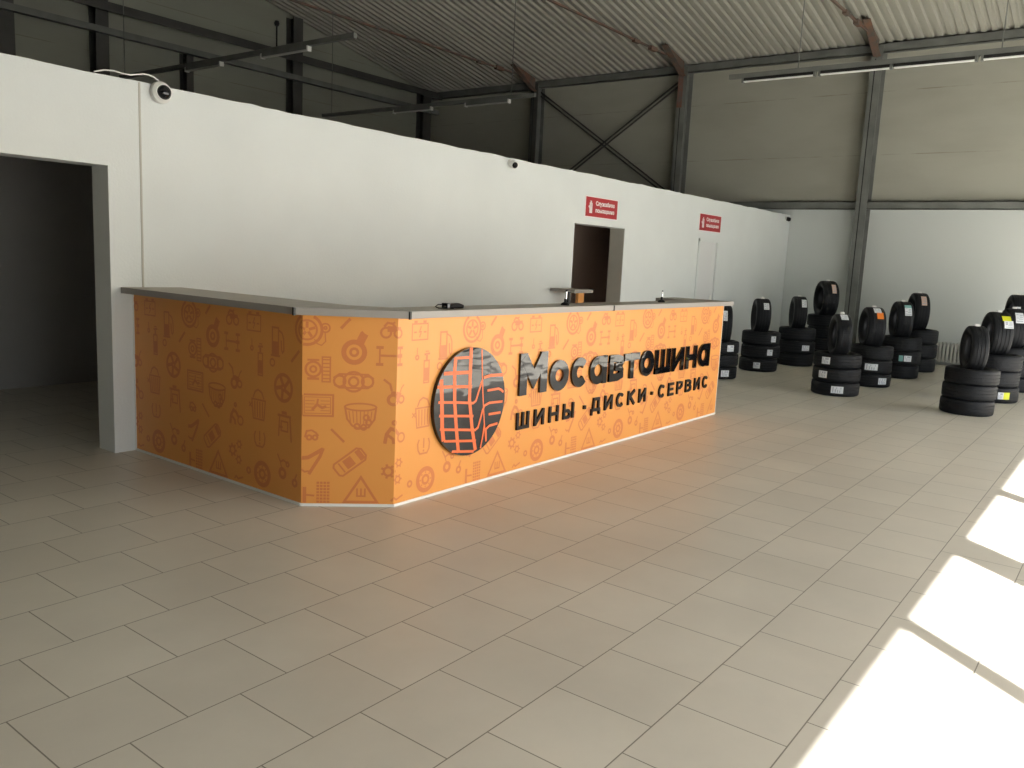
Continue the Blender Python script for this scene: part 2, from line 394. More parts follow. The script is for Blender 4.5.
light_rail(12.60,15.2,9.3,[(12.92,11.87),(10.95,9.9)],[14.9,9.85],'far suspended light rail over the white partition near the bracing',False)
light_rail(8.18,15.6,9.2,[(13.4,12.4),(11.3,10.2)],[15.45],'dim suspended light rail above the dome camera at left',False)

m=MB(); m.tube([(8.25,11.05,4.55),(8.25,11.05,4.90)],.012,8); hk=m.build('hanging_rod',M['black'],smooth=True); tag(hk,'short dark rod with a round knob on the dim light rail at left','rod')
m=MB(); m.lathe([(0,-.045),(.03,-.035),(.042,0),(.03,.035),(0,.045)],16,Matrix.Translation((8.25,11.05,4.93))); m.build('knob',M['black'],hk,smooth=True)
# ------------------------------------------------------------------ radiators
def radiator(y0,y1,lab):
    root=empty('radiator',(XE-.1,(y0+y1)/2,.04),lab,'radiator','white radiators under the far wall')
    n=int((y1-y0)/.06)
    m=MB()
    for i in range(n):
        yy=y0+(i+.5)*(y1-y0)/n; m.box(XE-.16,XE-.06,yy-.019,yy+.019,.06,.42)
    part(m,'ribs',M['offwhite'],root,bevel=.006)
    m=MB(); m.tube([(XE-.11,y0,.10),(XE-.11,y1,.10)],.02); m.tube([(XE-.11,y0,.37),(XE-.11,y1,.37)],.02); part(m,'header_pipe',M['offwhite'],root,smooth=True)
    for yy in (y0+.08,y1-.1): part(bx(XE-.12,XE-.1,yy,yy+.02,0,.1),'foot',M['steel'],root)
radiator(2.2,3.2,'white ribbed radiator between the tyre stacks at the far wall')
radiator(3.55,4.33,'white ribbed radiator at the foot of the far wall column')
m=MB(); m.tube([(XE-.03,-1,.014),(XE-.03,4.3,.014)],.014)
tag(m.build('heating_pipe',M['offwhite'],smooth=True),'thin heating pipe along the foot of the far wall','pipe')

# ------------------------------------------------------------------ counter
def wrap(u,v,off=.0012):
    """position on the counter skin: u metres along from the first corner, v height"""
    if u<0: return (X1-off, Y1-u, v)
    if u<DL:
        t=u/DL; nx,ny=-(Y1-YF)/DL,-(X2-X1)/DL
        return (X1+(X2-X1)*t+nx*off, Y1+(YF-Y1)*t+ny*off, v)
    return (X2+u-DL, YF-off, v)
UMIN=-(YW-Y1)+.005; UMAX=DL+X3-X2

def ribbon2d(pts, w, closed=False):
    """quads [(4 pts)] for a stroke with mitred joints"""
    n=len(pts); P=[Vector(p) for p in pts]; L=[];R=[]
    for i in range(n):
        if closed: a,b=P[i-1],P[(i+1)%n]
        else: a=P[i-1] if i>0 else None; b=P[i+1] if i<n-1 else None
        d1=(P[i]-a).normalized() if a is not None and (P[i]-a).length>1e-9 else None
        d2=(b-P[i]).normalized() if b is not None and (b-P[i]).length>1e-9 else None
        if d1 is None: d1=d2
        if d2 is None: d2=d1
        t=(d1+d2)
        t=t.normalized() if t.length>1e-6 else d1
        nn=Vector((-t.y,t.x)); k=max(.5,nn.dot(Vector((-d1.y,d1.x))))
        L.append(P[i]+nn*w/2/k); R.append(P[i]-nn*w/2/k)
    out=[]
    for i in range(n if closed else n-1):
        j=(i+1)%n; out.append((L[i],R[i],R[j],L[j]))
    return out
def resample(pts, step, closed=False):
    out=[]; n=len(pts)
    for i in range(n if closed else n-1):
        a=Vector(pts[i]); b=Vector(pts[(i+1)%n]); k=max(1,int(math.ceil((b-a).length/step)))
        for j in range(k): out.append(a+(b-a)*j/k)
    if not closed: out.append(Vector(pts[-1]))
    return out
def circ(cx,cy,r,n=20,a0=0,a1=360,ry=None):
    ry=ry or r; full=(a1-a0)>=360
    return [(cx+r*math.cos(math.radians(a0+(a1-a0)*i/(n if full else n-1))), cy+ry*math.sin(math.radians(a0+(a1-a0)*i/(n if full else n-1)))) for i in range(n)]
def rotp(pts,a,c=(0,0)):
    a=math.radians(a); return [(c[0]+(x-c[0])*math.cos(a)-(y-c[1])*math.sin(a), c[1]+(x-c[0])*math.sin(a)+(y-c[1])*math.cos(a)) for x,y in pts]
# icons: ('l',pts,width,closed) strokes, ('q',quad) fills
IC=[]
def St(pts,w=.011,closed=False): IC.append(('s',pts,w,closed))
def C(cx,cy,r,w=.011,n=22,ry=None): St(circ(cx,cy,r,n,ry=ry),w,True)
def Fill(x0,y0,x1,y1,rot=0):
    c=((x0+x1)/2,(y0+y1)/2)
    if x1-x0>=y1-y0: a,b=rotp([(x0,c[1]),(x1,c[1])],rot,c); St([a,b],y1-y0)
    else: a,b=rotp([(c[0],y0),(c[0],y1)],rot,c); St([a,b],x1-x0)
def Rect(x0,y0,x1,y1,w=.01,rot=0): St(rotp([(x0,y0),(x1,y0),(x1,y1),(x0,y1)],rot,((x0+x1)/2,(y0+y1)/2)),w,True)
def gear(cx,cy,r,k=6):
    C(cx,cy,r*.62,r*.34,18)
    for i in range(k):
        a=2*PI*i/k; St([(cx+math.cos(a)*r*.7,cy+math.sin(a)*r*.7),(cx+math.cos(a)*r*1.08,cy+math.sin(a)*r*1.08)],r*.34)
# 1 wheel with gauge
C(.026,1.085,.088,.018,28); C(.026,1.085,.058,.012)
for i in range(5):
    a=2*PI*i/5+.3; St([(.026+.012*math.cos(a),1.085+.012*math.sin(a)),(.026+.05*math.cos(a),1.085+.05*math.sin(a))],.017)
C(.134,1.10,.026,.010,16); C(.134,1.10,.008,.01,8); St([(.132,1.07),(.136,1.02),(.112,.995),(.085,1.005),(.07,1.03)],.007)
# 2 turbo
C(.305,.96,.062,.030,26); C(.305,.96,.022,.016,14); St([(.335,1.01),(.35,1.045),(.365,1.075)],.05); St([(.345,1.085),(.375,1.055)],.016)
# brush
St([(.225,1.10),(.255,1.135),(.28,1.16)],.018)
# 3 quad bike
C(.492,1.085,.030,.013,16); C(.568,1.082,.026,.013,16); St([(.48,1.12),(.50,1.145),(.53,1.14),(.55,1.115),(.585,1.115)],.014); Fill(.50,1.09,.55,1.125); St([(.53,1.14),(.545,1.15)],.012)
# 4 axle
for uu in (.458,.585):
    Fill(uu-.022,.985,uu+.022,1.003); Fill(uu-.022,.882,uu+.022,.90); St([(uu,.90),(uu,.985)],.010)
St([(.458,.945),(.585,.945)],.014); Fill(.565,.933,.603,.957)
# 5 battery
Rect(.685,1.035,.825,1.135,.009); Fill(.70,1.14,.73,1.155); Fill(.78,1.14,.81,1.155); St([(.765,1.12),(.748,1.085),(.765,1.085),(.75,1.05)],.009); Fill(.70,1.078,.725,1.088); Fill(.785,1.078,.81,1.088)
# 6 pump
Rect(.945,.915,1.005,1.075,.012); Fill(.945,.91,1.005,.99); Fill(.93,.895,1.02,.908); St([(1.01,1.06),(1.04,1.045),(1.055,1.01),(1.058,.94),(1.045,.925),(1.035,.94),(1.03,1.0)],.011)
# drop key, ring
St([(.735,.985),(.735,.945)],.008); St(circ(.735,.925,.013,12),.012,True); C(.945,.856,.022,.011,14)
# brush diagonal
St([(1.13,.88),(1.165,.915),(1.205,.955)],.018)
# 7 piston / filter
C(.065,.85,.045,.014,20); C(.065,.85,.018,.012,12); Fill(.03,.785,.10,.80); Fill(.03,.90,.10,.912)
Rect(.118,.775,.165,.925,.009)
for i in range(6): Fill(.122,.79+i*.023,.161,.798+i*.023)
# 8 engine block
C(.305,.78,.06,.014,22); C(.305,.78,.028,.014,14); C(.222,.782,.034,.014,16); C(.388,.782,.034,.014,16); St([(.185,.80),(.22,.825),(.39,.825),(.425,.80)],.012); St([(.19,.76),(.22,.742),(.39,.742),(.42,.76)],.012)
# 9 vacuum
St([(.485,.80),(.505,.785),(.525,.77),(.535,.73)],.014); C(.545,.675,.03,.02,16); C(.605,.675,.022,.013,14); St([(.53,.715),(.57,.71),(.60,.70)],.03); St([(.59,.71),(.605,.745),(.625,.765)],.009)
# 10 spray bottle
Rect(.80,.76,.845,.90,.011); Fill(.805,.77,.84,.855); St([(.823,.905),(.823,.935)],.018); St([(.80,.94),(.85,.945)],.013); Fill(.81,.955,.84,.963)
# 11 fan wheel
C(1.055,.71,.082,.022,26); C(1.055,.71,.016,.02,10)
for i in range(5):
    a=2*PI*i/5+.5; St([(1.055+.02*math.cos(a),.71+.02*math.sin(a)),(1.055+.075*math.cos(a+.25),.71+.075*math.sin(a+.25))],.024)
# 12 manual
Rect(.0,.565,.185,.695,.012); Rect(.015,.58,.17,.68,.005)
for i in range(4): Fill(.02,.595+i*.02,.075,.600+i*.02)
for i in range(4): Fill(.11,.595+i*.02,.165,.600+i*.02)
St([(.06,.60),(.09,.635),(.12,.615),(.145,.625)],.017); St([(.09,.635),(.095,.67)],.012)
# 13 basket of parts
St(circ(.35,.625,.095,22,ry=.022),.011,True); St([(.257,.62),(.27,.55),(.30,.51),(.34,.49),(.40,.50),(.435,.55),(.443,.62)],.012)
for i in range(7): St([(.28+i*.023,.60),(.29+i*.02,.515+.012*abs(3-i)*.5)],.006)
for q in ((.33,.505),(.37,.50),(.40,.53),(.385,.56)): C(*q,.016,.012,10)
# 14 wire basket
St([(.735,.60),(.75,.475),(.86,.475),(.875,.60)],.011,True)
for i in range(4): St([(.765+i*.027,.59),(.768+i*.026,.485)],.010)
St([(.75,.61),(.77,.65),(.80,.665),(.84,.65),(.86,.61)],.012)
# x marks
St([(.705,.575),(.735,.545)],.009); St([(.735,.575),(.705,.545)],.009)
# 15 lift
St([(1.0,.535),(1.13,.535)],.016); St([(1.02,.535),(1.01,.40)],.012); St([(1.12,.535),(1.135,.38)],.014); Rect(1.035,.44,1.10,.50,.011); Fill(1.04,.545,1.09,.565); Fill(1.02,.455,1.05,.47)
# 16 small car, pen
St([(.02,.43),(.03,.47),(.06,.475),(.085,.46),(.10,.44)],.012); C(.045,.43,.014,.012,10); C(.08,.43,.014,.012,10)
St([(.175,.485),(.215,.445),(.255,.405)],.015)
# 17 worker pushing wheel
St(circ(.556,.532,.011,10),.014,True); St([(.50,.40),(.51,.46),(.535,.495),(.565,.485),(.59,.455)],.022); St([(.515,.455),(.55,.43),(.555,.40)],.018); C(.612,.435,.028,.012,16)
# 18 tyre pressure
St([(.775,.395),(.762,.365),(.768,.325),(.785,.30),(.85,.30),(.868,.325),(.872,.365),(.86,.395)],.012); Fill(.812,.335,.824,.40); C(.818,.318,.004,.008,8)
# 19 pliers
St([(.0,.30),(.04,.305),(.09,.335),(.13,.36)],.024); St([(.045,.20),(.08,.26),(.11,.31),(.13,.365)],.020); St([(.0,.23),(.02,.215),(.045,.22)],.012)
# 20 car from above
St(rotp([(.19,.25),(.205,.235),(.375,.235),(.395,.255),(.395,.305),(.375,.325),(.205,.325),(.19,.31)],38,(.29,.28)),.012,True)
for xa,xb in ((.255,.315),): Fill(xa,.245,xb,.315,0) if False else St(rotp([(xa,.28),(xb,.28)],38,(.29,.28)),.062)
St(rotp([(.35,.28),(.385,.28)],38,(.29,.28)),.07); St(rotp([(.23,.245),(.23,.315)],38,(.29,.28)),.01)
# 21 gears
gear(.525,.225,.043,7); gear(.598,.275,.030,6); gear(.592,.17,.032,6)
# 22 chain / key
St([(1.0,.285),(1.03,.24),(1.06,.255),(1.10,.24)],.012); C(1.05,.17,.028,.022,16); C(1.10,.235,.014,.012,10); St([(1.03,.235),(1.045,.20)],.008)
# 23 brake disc
C(.845,.123,.072,.03,28); C(.845,.123,.028,.018,16)
for i in range(8):
    a=2*PI*i/8; C(.845+.048*math.cos(a),.123+.048*math.sin(a),.004,.005,6)
# 24 shock absorber and tread
for i in range(4):
    for j in range(8): Fill(.092+i*.021,.0+.02*j,.108+i*.021,.014+.02*j)
St([(.02,.12),(.02,.02)],.022); St([(.02,.07),(.08,.065)],.012)
# 25 warning triangle
St([(.26,.028),(.46,.028),(.36,.185)],.016,True)
for i in range(3): Fill(.333+i*.024,.06,.343+i*.024,.115)
Fill(.333,.06,.391,.07)
# 26 misc
St([(.545,.035),(.565,.055),(.585,.04),(.61,.05),(.64,.06)],.012)
C(1.17,.13,.02,.016,12); St([(1.17,.15),(1.19,.19)],.012); C(.70,.12,.018,.014,12)

P=1.232
cm=MB()
# skin panels: outer path / inner path
out=[(X1,YW-.003),(X1,Y1),(X2,YF),(X3,YF),(X3,4.10)]
t=.05
inn=[(X1+t,YW-.003),(X1+t,Y1+.021),(X2+.021,YF+t),(X3-t,YF+t),(X3-t,4.10)]
for i in range(4):
    a,b,c,d=out[i],out[i+1],inn[i+1],inn[i]
    cm.prism([a,b,c,d],'z',.0,H)
base_faces=len(cm.f)
for n in range(-3,6):
    for ii,(_,pts,w,closed) in enumerate(IC):
        us=[p[0]+n*P for p in pts]
        if max(us)<UMIN or min(us)>UMAX: continue
        rs=resample([(p[0]+n*P,p[1]) for p in pts], .02 if (min(us)<.1 and max(us)>-.1) or (min(us)<DL+.1 and max(us)>DL-.1) else 9, closed)
        for q in ribbon2d(rs,w,closed):
            if min(p.x for p in q)<UMIN or max(p.x for p in q)>UMAX or min(p.y for p in q)<.012 or max(p.y for p in q)>H-.003: continue
            m_=[p.x for p in q]
            if min(m_)<0<max(m_) or min(m_)<DL<max(m_):
                q=[Vector((p.x,p.y)) for p in q]
            cm.add([wrap(p.x,p.y,.0008+.00012*(ii%9)) for p in q],[(0,1,2,3)],1)
counter=empty('reception_counter',(X1,Y1,0),'long orange reception counter printed with car part icons and grey countertop','counter')
part(cm,'counter_panel',[M['orange'],M['orange_dark']],counter,normals=False)
# white strip at the foot
bs=MB()
for a,b in zip(out[:-1],out[1:]):
    a3=Vector((*a,.008)); b3=Vector((*b,.008)); bs.bar(a3,b3,.014,.016)
part(bs,'base_strip',M['white'],counter)
m=MB(); m.box(X1-.004,X1+.002,YW-.014,YW-.003,0,H); part(m,'edge_strip',M['white'],counter)
m=MB(); m.box(X3-.004,X3+.003,YF-.003,YF+.008,0,H); part(m,'edge_strip',M['white'],counter)
# countertop slabs (top surface + grey edge band)
ZT,ZB=1.222,H
def slab(poly, inner=None):
    m=MB(); m.prism(poly,'z',ZB+.0005,ZT,0); o=part(m,'countertop',[M['top'],M['edge']],counter)
    for p in o.data.polygons:
        if abs(p.normal.z)<.5: p.material_index=1
    return o
G=.006
A_=(3.030,YW-.003); 
slab([(3.055,YW-.003),(3.055,3.905+G),(3.53,3.98+G),(3.53,YW-.003)])
slab([(3.055,3.905),(3.53,3.447),(3.68,3.75),(3.53,3.98)])
slab([(3.53+G,3.447),(5.90,3.447),(5.90,3.75),(3.68+G,3.75)])
slab([(5.90+G,3.447),(8.385,3.447),(8.385,4.13),(7.93,4.13),(7.93,3.75),(5.90+G,3.75)])
for b_ in ((3.036,3.05,3.898,3.912,ZB-.002,ZT+.001),(3.525,3.539,3.441,3.452,ZB-.004,ZT+.001),(5.898,5.908,3.441,3.75,ZB-.002,ZT+.0007)):
    part(bx(*b_),'joint_strip',M['jointblack'],counter)
# separate end piece by the wall
wp=empty('counter_end_piece',(8.7,5.7,0),'short separate counter end against the partition by the doorway','counter')
m=MB(); m.prism([(8.5,5.53),(8.92,5.53),(8.92,YW-.003),(8.5,YW-.003)],'z',ZB,ZT); o=part(m,'countertop',[M['top'],M['edge']],wp)
for p in o.data.polygons:
    if abs(p.normal.z)<.5: p.material_index=1
part(bx(8.70,8.83,5.60,5.64,0,ZB),'counter_panel',M['orange'],wp)

# ------------------------------------------------------------------ emblem and letters on the counter front
UX=lambda u: u-DL+X2   # wrap coordinate to world x on the front
YL=YF-.002
def stroke_solid(m, pts, w, closed, yb, yf):
    """one continuous raised stroke on the front (x,z) plane"""
    qs=ribbon2d(pts,w,closed); n=len(qs)
    vs=[];fs=[]
    L_=[q[0] for q in qs]+([] if closed else [qs[-1][3]]); R_=[q[1] for q in qs]+([] if closed else [qs[-1][2]])
    N_=len(L_)
    for arr,y in ((L_,yf),(R_,yf),(L_,yb),(R_,yb)): vs+=[(p.x,y,p.y) for p in arr]
    for i in range(n):
        k=(i+1)%N_
        fs+=[(i,k,N_+k,N_+i),(i,2*N_+i,2*N_+k,k),(N_+i,N_+k,3*N_+k,3*N_+i)]
    if not closed: fs+=[(0,N_,3*N_,2*N_),(N_-1,3*N_-1,4*N_-1,2*N_-1)]
    m.add(vs,fs)
m=MB(); n=72; cx,cz,rr=4.215,.594,.368
vs=[(cx+rr*math.cos(2*PI*i/n),YF-.030,cz+rr*math.sin(2*PI*i/n)) for i in range(n)]+[(cx+rr*math.cos(2*PI*i/n),YF-.001,cz+rr*math.sin(2*PI*i/n)) for i in range(n)]
m.add(vs,[tuple(range(n))]+[(i,i+n,(i+1)%n+n,(i+1)%n) for i in range(n)])
emb=part(m,'emblem_disc',M['acrylic'],counter); emb['label']='round black tyre emblem with orange tread lines'
EMB_LINES=[([(3.907, 0.791), (3.92, 0.642), (3.932, 0.455), (3.968, 0.267)], 0.024), ([(4.043, 0.944), (4.035, 0.816), (4.046, 0.608), (4.072, 0.436), (4.106, 0.241)], 0.022), ([(4.195, 0.964), (4.193, 0.804), (4.197, 0.612), (4.234, 0.414), (4.281, 0.249)], 0.022), ([(3.886, 0.625), (4.062, 0.606), (4.207, 0.587), (4.236, 0.582), (4.264, 0.594), (4.292, 0.661), (4.314, 0.708), (4.326, 0.734)], 0.012), ([(4.307, 0.944), (4.32, 0.794), (4.336, 0.641), (4.352, 0.519), (4.367, 0.418), (4.39, 0.293)], 0.008), ([(3.898, 0.535), (4.245, 0.492)], 0.012), ([(3.91, 0.444), (4.268, 0.392), (4.297, 0.405), (4.322, 0.468), (4.34, 0.52), (4.359, 0.551), (4.409, 0.565), (4.559, 0.559)], 0.012), ([(3.952, 0.36), (4.281, 0.315)], 0.012), ([(3.979, 0.286), (4.261, 0.244)], 0.012), ([(3.852, 0.727), (4.025, 0.714), (4.216, 0.698)], 0.014), ([(3.929, 0.809), (4.21, 0.797)], 0.016), ([(4.03, 0.902), (4.204, 0.898)], 0.012), ([(3.817, 0.625), (3.852, 0.624)], 0.014), ([(3.825, 0.534), (3.863, 0.533)], 0.014), ([(3.855, 0.442), (3.876, 0.442)], 0.012), ([(4.382, 0.655), (4.507, 0.656), (4.535, 0.645), (4.563, 0.627)], 0.012), ([(4.406, 0.485), (4.541, 0.482)], 0.012), ([(4.511, 0.407), (4.42, 0.402), (4.384, 0.383), (4.389, 0.298)], 0.012), ([(4.331, 0.255), (4.352, 0.343), (4.364, 0.419)], 0.01), ([(4.545, 0.751), (4.413, 0.758), (4.337, 0.749)], 0.014)]
m=MB()
for li,(pts,w) in enumerate(EMB_LINES):
    rs=resample(pts,.02)
    for q in ribbon2d(rs,w*1.45):
        if all((p.x-cx)**2+(p.y-cz)**2<(rr+.006)**2 for p in q):
            m.add([(p.x,YF-.0304-.00015*li,p.y) for p in q],[(0,1,2,3)])
m.build('tread_line',M['orange_line'],emb)

def letter_strokes(ch, W, Hh, t):
    h=t/2; a,b=h,W-h; lo,hi=h,Hh-h; md=Hh*.5
    def ell(a0=0,a1=360,n=30): return circ(W/2,Hh/2,W/2-h,n,a0,a1,ry=Hh/2-h)
    if ch=='М': return [([(a,0),(a,Hh)],0),([(b,0),(b,Hh)],0),([(a,Hh-h*.6),(W/2,Hh*.36),(b,Hh-h*.6)],0)]
    if ch=='о': return [(ell(),1)]
    if ch in 'сС': return [(ell(42,318),0)]
    if ch=='а': return [(circ(W/2-.01,Hh/2,W/2-h-.005,30,ry=Hh/2-h),1),([(b,0),(b,Hh)],0),([(W*.45,hi),(W,hi)],0)]
    if ch in 'вВ': return [([(a,0),(a,Hh)],0),([(0,hi),(W*.55,hi),(W*.82,Hh*.84-h*.3),(W*.85,Hh*.68),(W*.72,Hh*.54),(W*.4,Hh*.53)],0),([(0,lo),(W*.6,lo),(b,Hh*.17+h*.3),(b,Hh*.38),(W*.75,Hh*.52),(W*.4,Hh*.53)],0)]
    if ch=='т': return [([(0,hi),(W,hi)],0),([(W/2,0),(W/2,Hh)],0)]
    if ch in 'шШ': return [([(a,0),(a,Hh)],0),([(b,0),(b,Hh)],0),([(W/2,0),(W/2,Hh)],0),([(0,lo),(W,lo)],0)]
    if ch in 'иИ': return [([(a,0),(a,Hh)],0),([(b,0),(b,Hh)],0),([(a,h*.9),(b,Hh-h*.9)],0)]
    if ch in 'нН': return [([(a,0),(a,Hh)],0),([(b,0),(b,Hh)],0),([(a,md),(b,md)],0)]
    if ch=='Ы': return [([(a,0),(a,Hh)],0),([(b,0),(b,Hh)],0),([(a,lo),(W*.45,lo),(W*.62,Hh*.2),(W*.62,Hh*.36),(W*.45,Hh*.52),(a,Hh*.52)],0)]
    if ch=='Д': return [([(0,lo+.012),(W,lo+.012)],0),([(a*.9,-.018),(a*.9,lo+.012)],0),([(b+a*.1,-.018),(b+a*.1,lo+.012)],0),([(W*.2,lo),(W*.3,Hh)],0),([(W*.8,lo),(W*.8,Hh)],0),([(W*.22,hi),(W*.8+h,hi)],0)]
    if ch=='К': return [([(a,0),(a,Hh)],0),([(a,md),(b,Hh-.002)],0),([(W*.35,md*1.1),(b,.002)],0)]
    if ch=='Е': return [([(a,0),(a,Hh)],0),([(0,hi),(W,hi)],0),([(0,lo),(W,lo)],0),([(0,md),(W*.88,md)],0)]
    if ch=='Р': return [([(a,0),(a,Hh)],0),([(0,hi),(W*.6,hi),(b,Hh*.85),(b,Hh*.6),(W*.6,Hh*.45),(0,Hh*.45)],0)]
    if ch=='·': return [([(0,Hh*.5),(W,Hh*.5)],0)]
    return []
def put_letter(ch,u0,W,z0,Hh,t,depth,root,m_):
    m=MB()
    for k,(pts,cl) in enumerate(letter_strokes(ch,W,Hh,t)):
        stroke_solid(m,[(UX(u0)+p[0],z0+p[1]) for p in pts],t,bool(cl),YF-.001,YF-depth-.0005*k)
    o=m.build('letter',m_,root); o.location=-(Vector(root.location)+Vector(counter.location))
def sub_empty(name,loc,label):
    o=bpy.data.objects.new(name,None); COL.objects.link(o); o.parent=counter; o.location=Vector(loc)-Vector(counter.location); o.empty_display_size=.1
    o['label']=label; return o
name_=sub_empty('name_lettering',(UX(3.4),YF,.56),'large raised black letters')
row=[('М',1.797,.345,.572,.312,.088),('о',2.182,.258,.562,.242,.072),('с',2.484,.240,.562,.242,.072),('а',2.762,.262,.560,.236,.066),('в',3.068,.235,.560,.230,.066),('т',3.320,.272,.560,.226,.064),('о',3.608,.258,.557,.236,.070),('ш',3.900,.300,.558,.228,.058),('и',4.245,.250,.556,.228,.058),('н',4.550,.240,.556,.228,.060),('а',4.838,.262,.553,.236,.062)]
for ch,u0,W,z0,Hh,t_ in row: put_letter(ch,u0,W,z0,Hh,t_,.020,name_,M['acrylic'])
slog=sub_empty('slogan_lettering',(UX(3.4),YF,.31),'small raised black letters')
def word(s,u0,u1,z0=.318,Hh=.128,t_=.025):
    ws=[{'Ш':1.22,'Ы':1.2,'Д':1.1,'И':1.0,'С':.98,'Р':.92,'Е':.86}.get(c,1) for c in s]
    gap=.55; tot=sum(ws)+gap*(len(s)-1); k=(u1-u0)/tot; u=u0
    for c,w in zip(s,ws): put_letter(c,u,w*k,z0,Hh,t_,.016,slog,M['letter_black']); u+=(w+gap)*k
word('ШИНЫ',1.79,2.555); word('ДИСКИ',2.82,3.765); word('СЕРВИС',4.02,5.125)
for u in (2.700,3.868): put_letter('·',u,.03,.368,.03,.03,.02,slog,M['letter_black'])

# ------------------------------------------------------------------ red signs
def red_sign(x0,x1,z0,z1,lab):
    root=empty('door_sign',((x0+x1)/2,YW,z0),lab,'sign','red signs on the partition')
    part(bx(x0,x1,YW-.006,YW-.0005,z0,z1),'sign_border',M['signwhite'],root)
    b=.012
    part(bx(x0+b,x1-b,YW-.009,YW-.006,z0+b,z1-b),'sign_plate',M['red'],root)
    W=x1-x0; Hh=z1-z0
    m=MB()   # raised hand pictogram
    hx=x0+.16*W; hz=z0+.5*Hh; s=Hh
    q=ribbon2d([(hx,hz-.30*s),(hx,hz+.02*s)],.26*s)+ribbon2d([(hx-.05*s,hz-.12*s),(hx-.2*s,hz+.04*s)],.09*s)
    for k,(dx,hh) in enumerate(((-.10,.2),(-.035,.29),(.035,.28),(.10,.19))): q+=ribbon2d([(hx+dx*s,hz),(hx+dx*s,hz+hh*s)],.056*s)
    for qq in q: m.add([(p.x,YW-.0096,p.y) for p in qq],[(0,1,2,3)])
    part(m,'hand_symbol',M['signwhite'],root)
    for body,zc in (('Служебное',z0+.60*Hh),('помещение',z0+.27*Hh)):
        c=bpy.data.curves.new('t','FONT'); c.body=body; c.size=.26*Hh; c.offset=.0035
        o=bpy.data.objects.new('t',c); COL.objects.link(o); bpy.context.view_layer.update()
        me=bpy.data.meshes.new_from_object(o); bpy.data.objects.remove(o); bpy.data.curves.remove(c)
        w=max(v.co.x for v in me.vertices); sx=(.60*W)/w
        for v in me.vertices: v.co=Vector((x0+.30*W+v.co.x*sx, YW-.0098, zc+v.co.y))
        me.materials.clear(); me.materials.append(M['signwhite'])
        t_=bpy.data.objects.new('sign_text',me); COL.objects.link(t_); t_.parent=root; t_.location=-Vector(root.location)
red_sign(9.19,10.01,2.140,2.412,'red staff room sign above the open dark doorway')
red_sign(12.63,13.475,2.150,2.435,'red staff room sign above the closed white door')

# ------------------------------------------------------------------ cameras on the wall
def camera_dome():
    root=empty('dome_camera',(3.385,YW,2.63),'white security camera with black dome at top of wall left','camera')
    R=Matrix.Translation((3.375,YW,2.632))@Matrix.Rotation(PI/2,4,'X')
    m=MB(); m.lathe([(0,0),(.072,0),(.078,.012),(.074,.045),(.055,.062),(.045,.055)],40,R); part(m,'housing',M['white'],root,smooth=True)
    R2=Matrix.Translation((3.385,YW-.045,2.632))@Matrix.Rotation(PI/2,4,'X')
    prof=[(.054*math.cos(a),.05*math.sin(a)) for a in [i*PI/2/8 for i in range(9)]]
    m=MB(); m.lathe(prof,36,R2); part(m,'dome_lens',M['dome'],root,smooth=True)
    m=MB(); m.tube([(3.375,YW-.02,2.695),(3.36,YW-.015,2.715),(3.335,YW-.01,2.732),(3.30,YW,2.742),(3.26,YW+.01,2.742),(3.22,YW+.02,2.732),(3.18,YW+.03,2.722),(3.13,YW+.04,2.722),(3.08,YW+.06,2.732),(3.02,YW+.08,2.728),(2.95,YW+.09,2.705)],.0055); part(m,'cable',M['white'],root,smooth=True)
camera_dome()
def camera_bullet(x,z,s,lab,hm='white'):
    root=empty('security_camera',(x,YW,z),lab,'camera','small security cameras on the partition')
    m=MB(); m.lathe([(0,0),(.045*s,0),(.045*s,.03*s),(0,.03*s)],24,Matrix.Translation((x-.03*s,YW,z+.01))@Matrix.Rotation(PI/2,4,'X')); part(m,'mount',M['white'],root,smooth=True)
    d=Vector((-.6,-1,-.3)).normalized(); q=Vector((0,0,1)).rotation_difference(d)
    T=Matrix.Translation((x-.01,YW-.03*s,z))@q.to_matrix().to_4x4()
    m=MB(); m.lathe([(0,0),(.042*s,0),(.046*s,.02*s),(.044*s,.075*s),(.034*s,.08*s)],24,T); part(m,'housing',M[hm],root,smooth=True)
    m=MB(); m.lathe([(.036*s,.078*s),(.03*s,.09*s),(.012*s,.1*s),(0,.102*s)],24,T); part(m,'lens',M['black'],root,smooth=True)
camera_bullet(7.60,2.615,.95,'small white camera with round black lens at wall top centre')
camera_bullet(16.62,2.60,.9,'tiny dark camera at the far end of the white partition','black')

# ------------------------------------------------------------------ things on the counter
root=empty('barcode_scanner',(4.06,3.57,ZT),'black handheld device with a cable loop lying on the countertop','scanner')
m=MB()
pts=[(3.985,.016,.028),(4.02,.020,.030),(4.06,.020,.034),(4.10,.022,.034),(4.135,.017,.026),(4.15,.006,.012)]
vs=[];n=16
for x,ry,hz in pts:
    for k in range(n):
        a=2*PI*k/n; c,s_=math.cos(a),math.sin(a)
        vs.append((x,3.575+ry*1.6*math.copysign(abs(c)**.7,c),ZT+.001+hz*.5+hz*.5*math.copysign(abs(s_)**.7,s_)))
fs=[(i*n+k,i*n+(k+1)%n,(i+1)*n+(k+1)%n,(i+1)*n+k) for i in range(len(pts)-1) for k in range(n)]+[tuple(range(n)),tuple(range(len(vs)-1,len(vs)-1-n,-1))]
m.add(vs,fs); part(m,'body',M['black'],root,smooth=True)
m=MB(); m.box(3.975,4.0,3.548,3.602,ZT+.001,ZT+.036); part(m,'scan_window',M['dome'],root,bevel=.004)
m=MB(); m.tube([(3.98,3.60,ZT+.025),(3.94,3.60,ZT+.026),(3.915,3.60,ZT+.012),(3.93,3.585,ZT+.004),(3.97,3.57,ZT+.004),(4.02,3.535,ZT+.004)],.0035); part(m,'cable',M['black'],root,smooth=True)
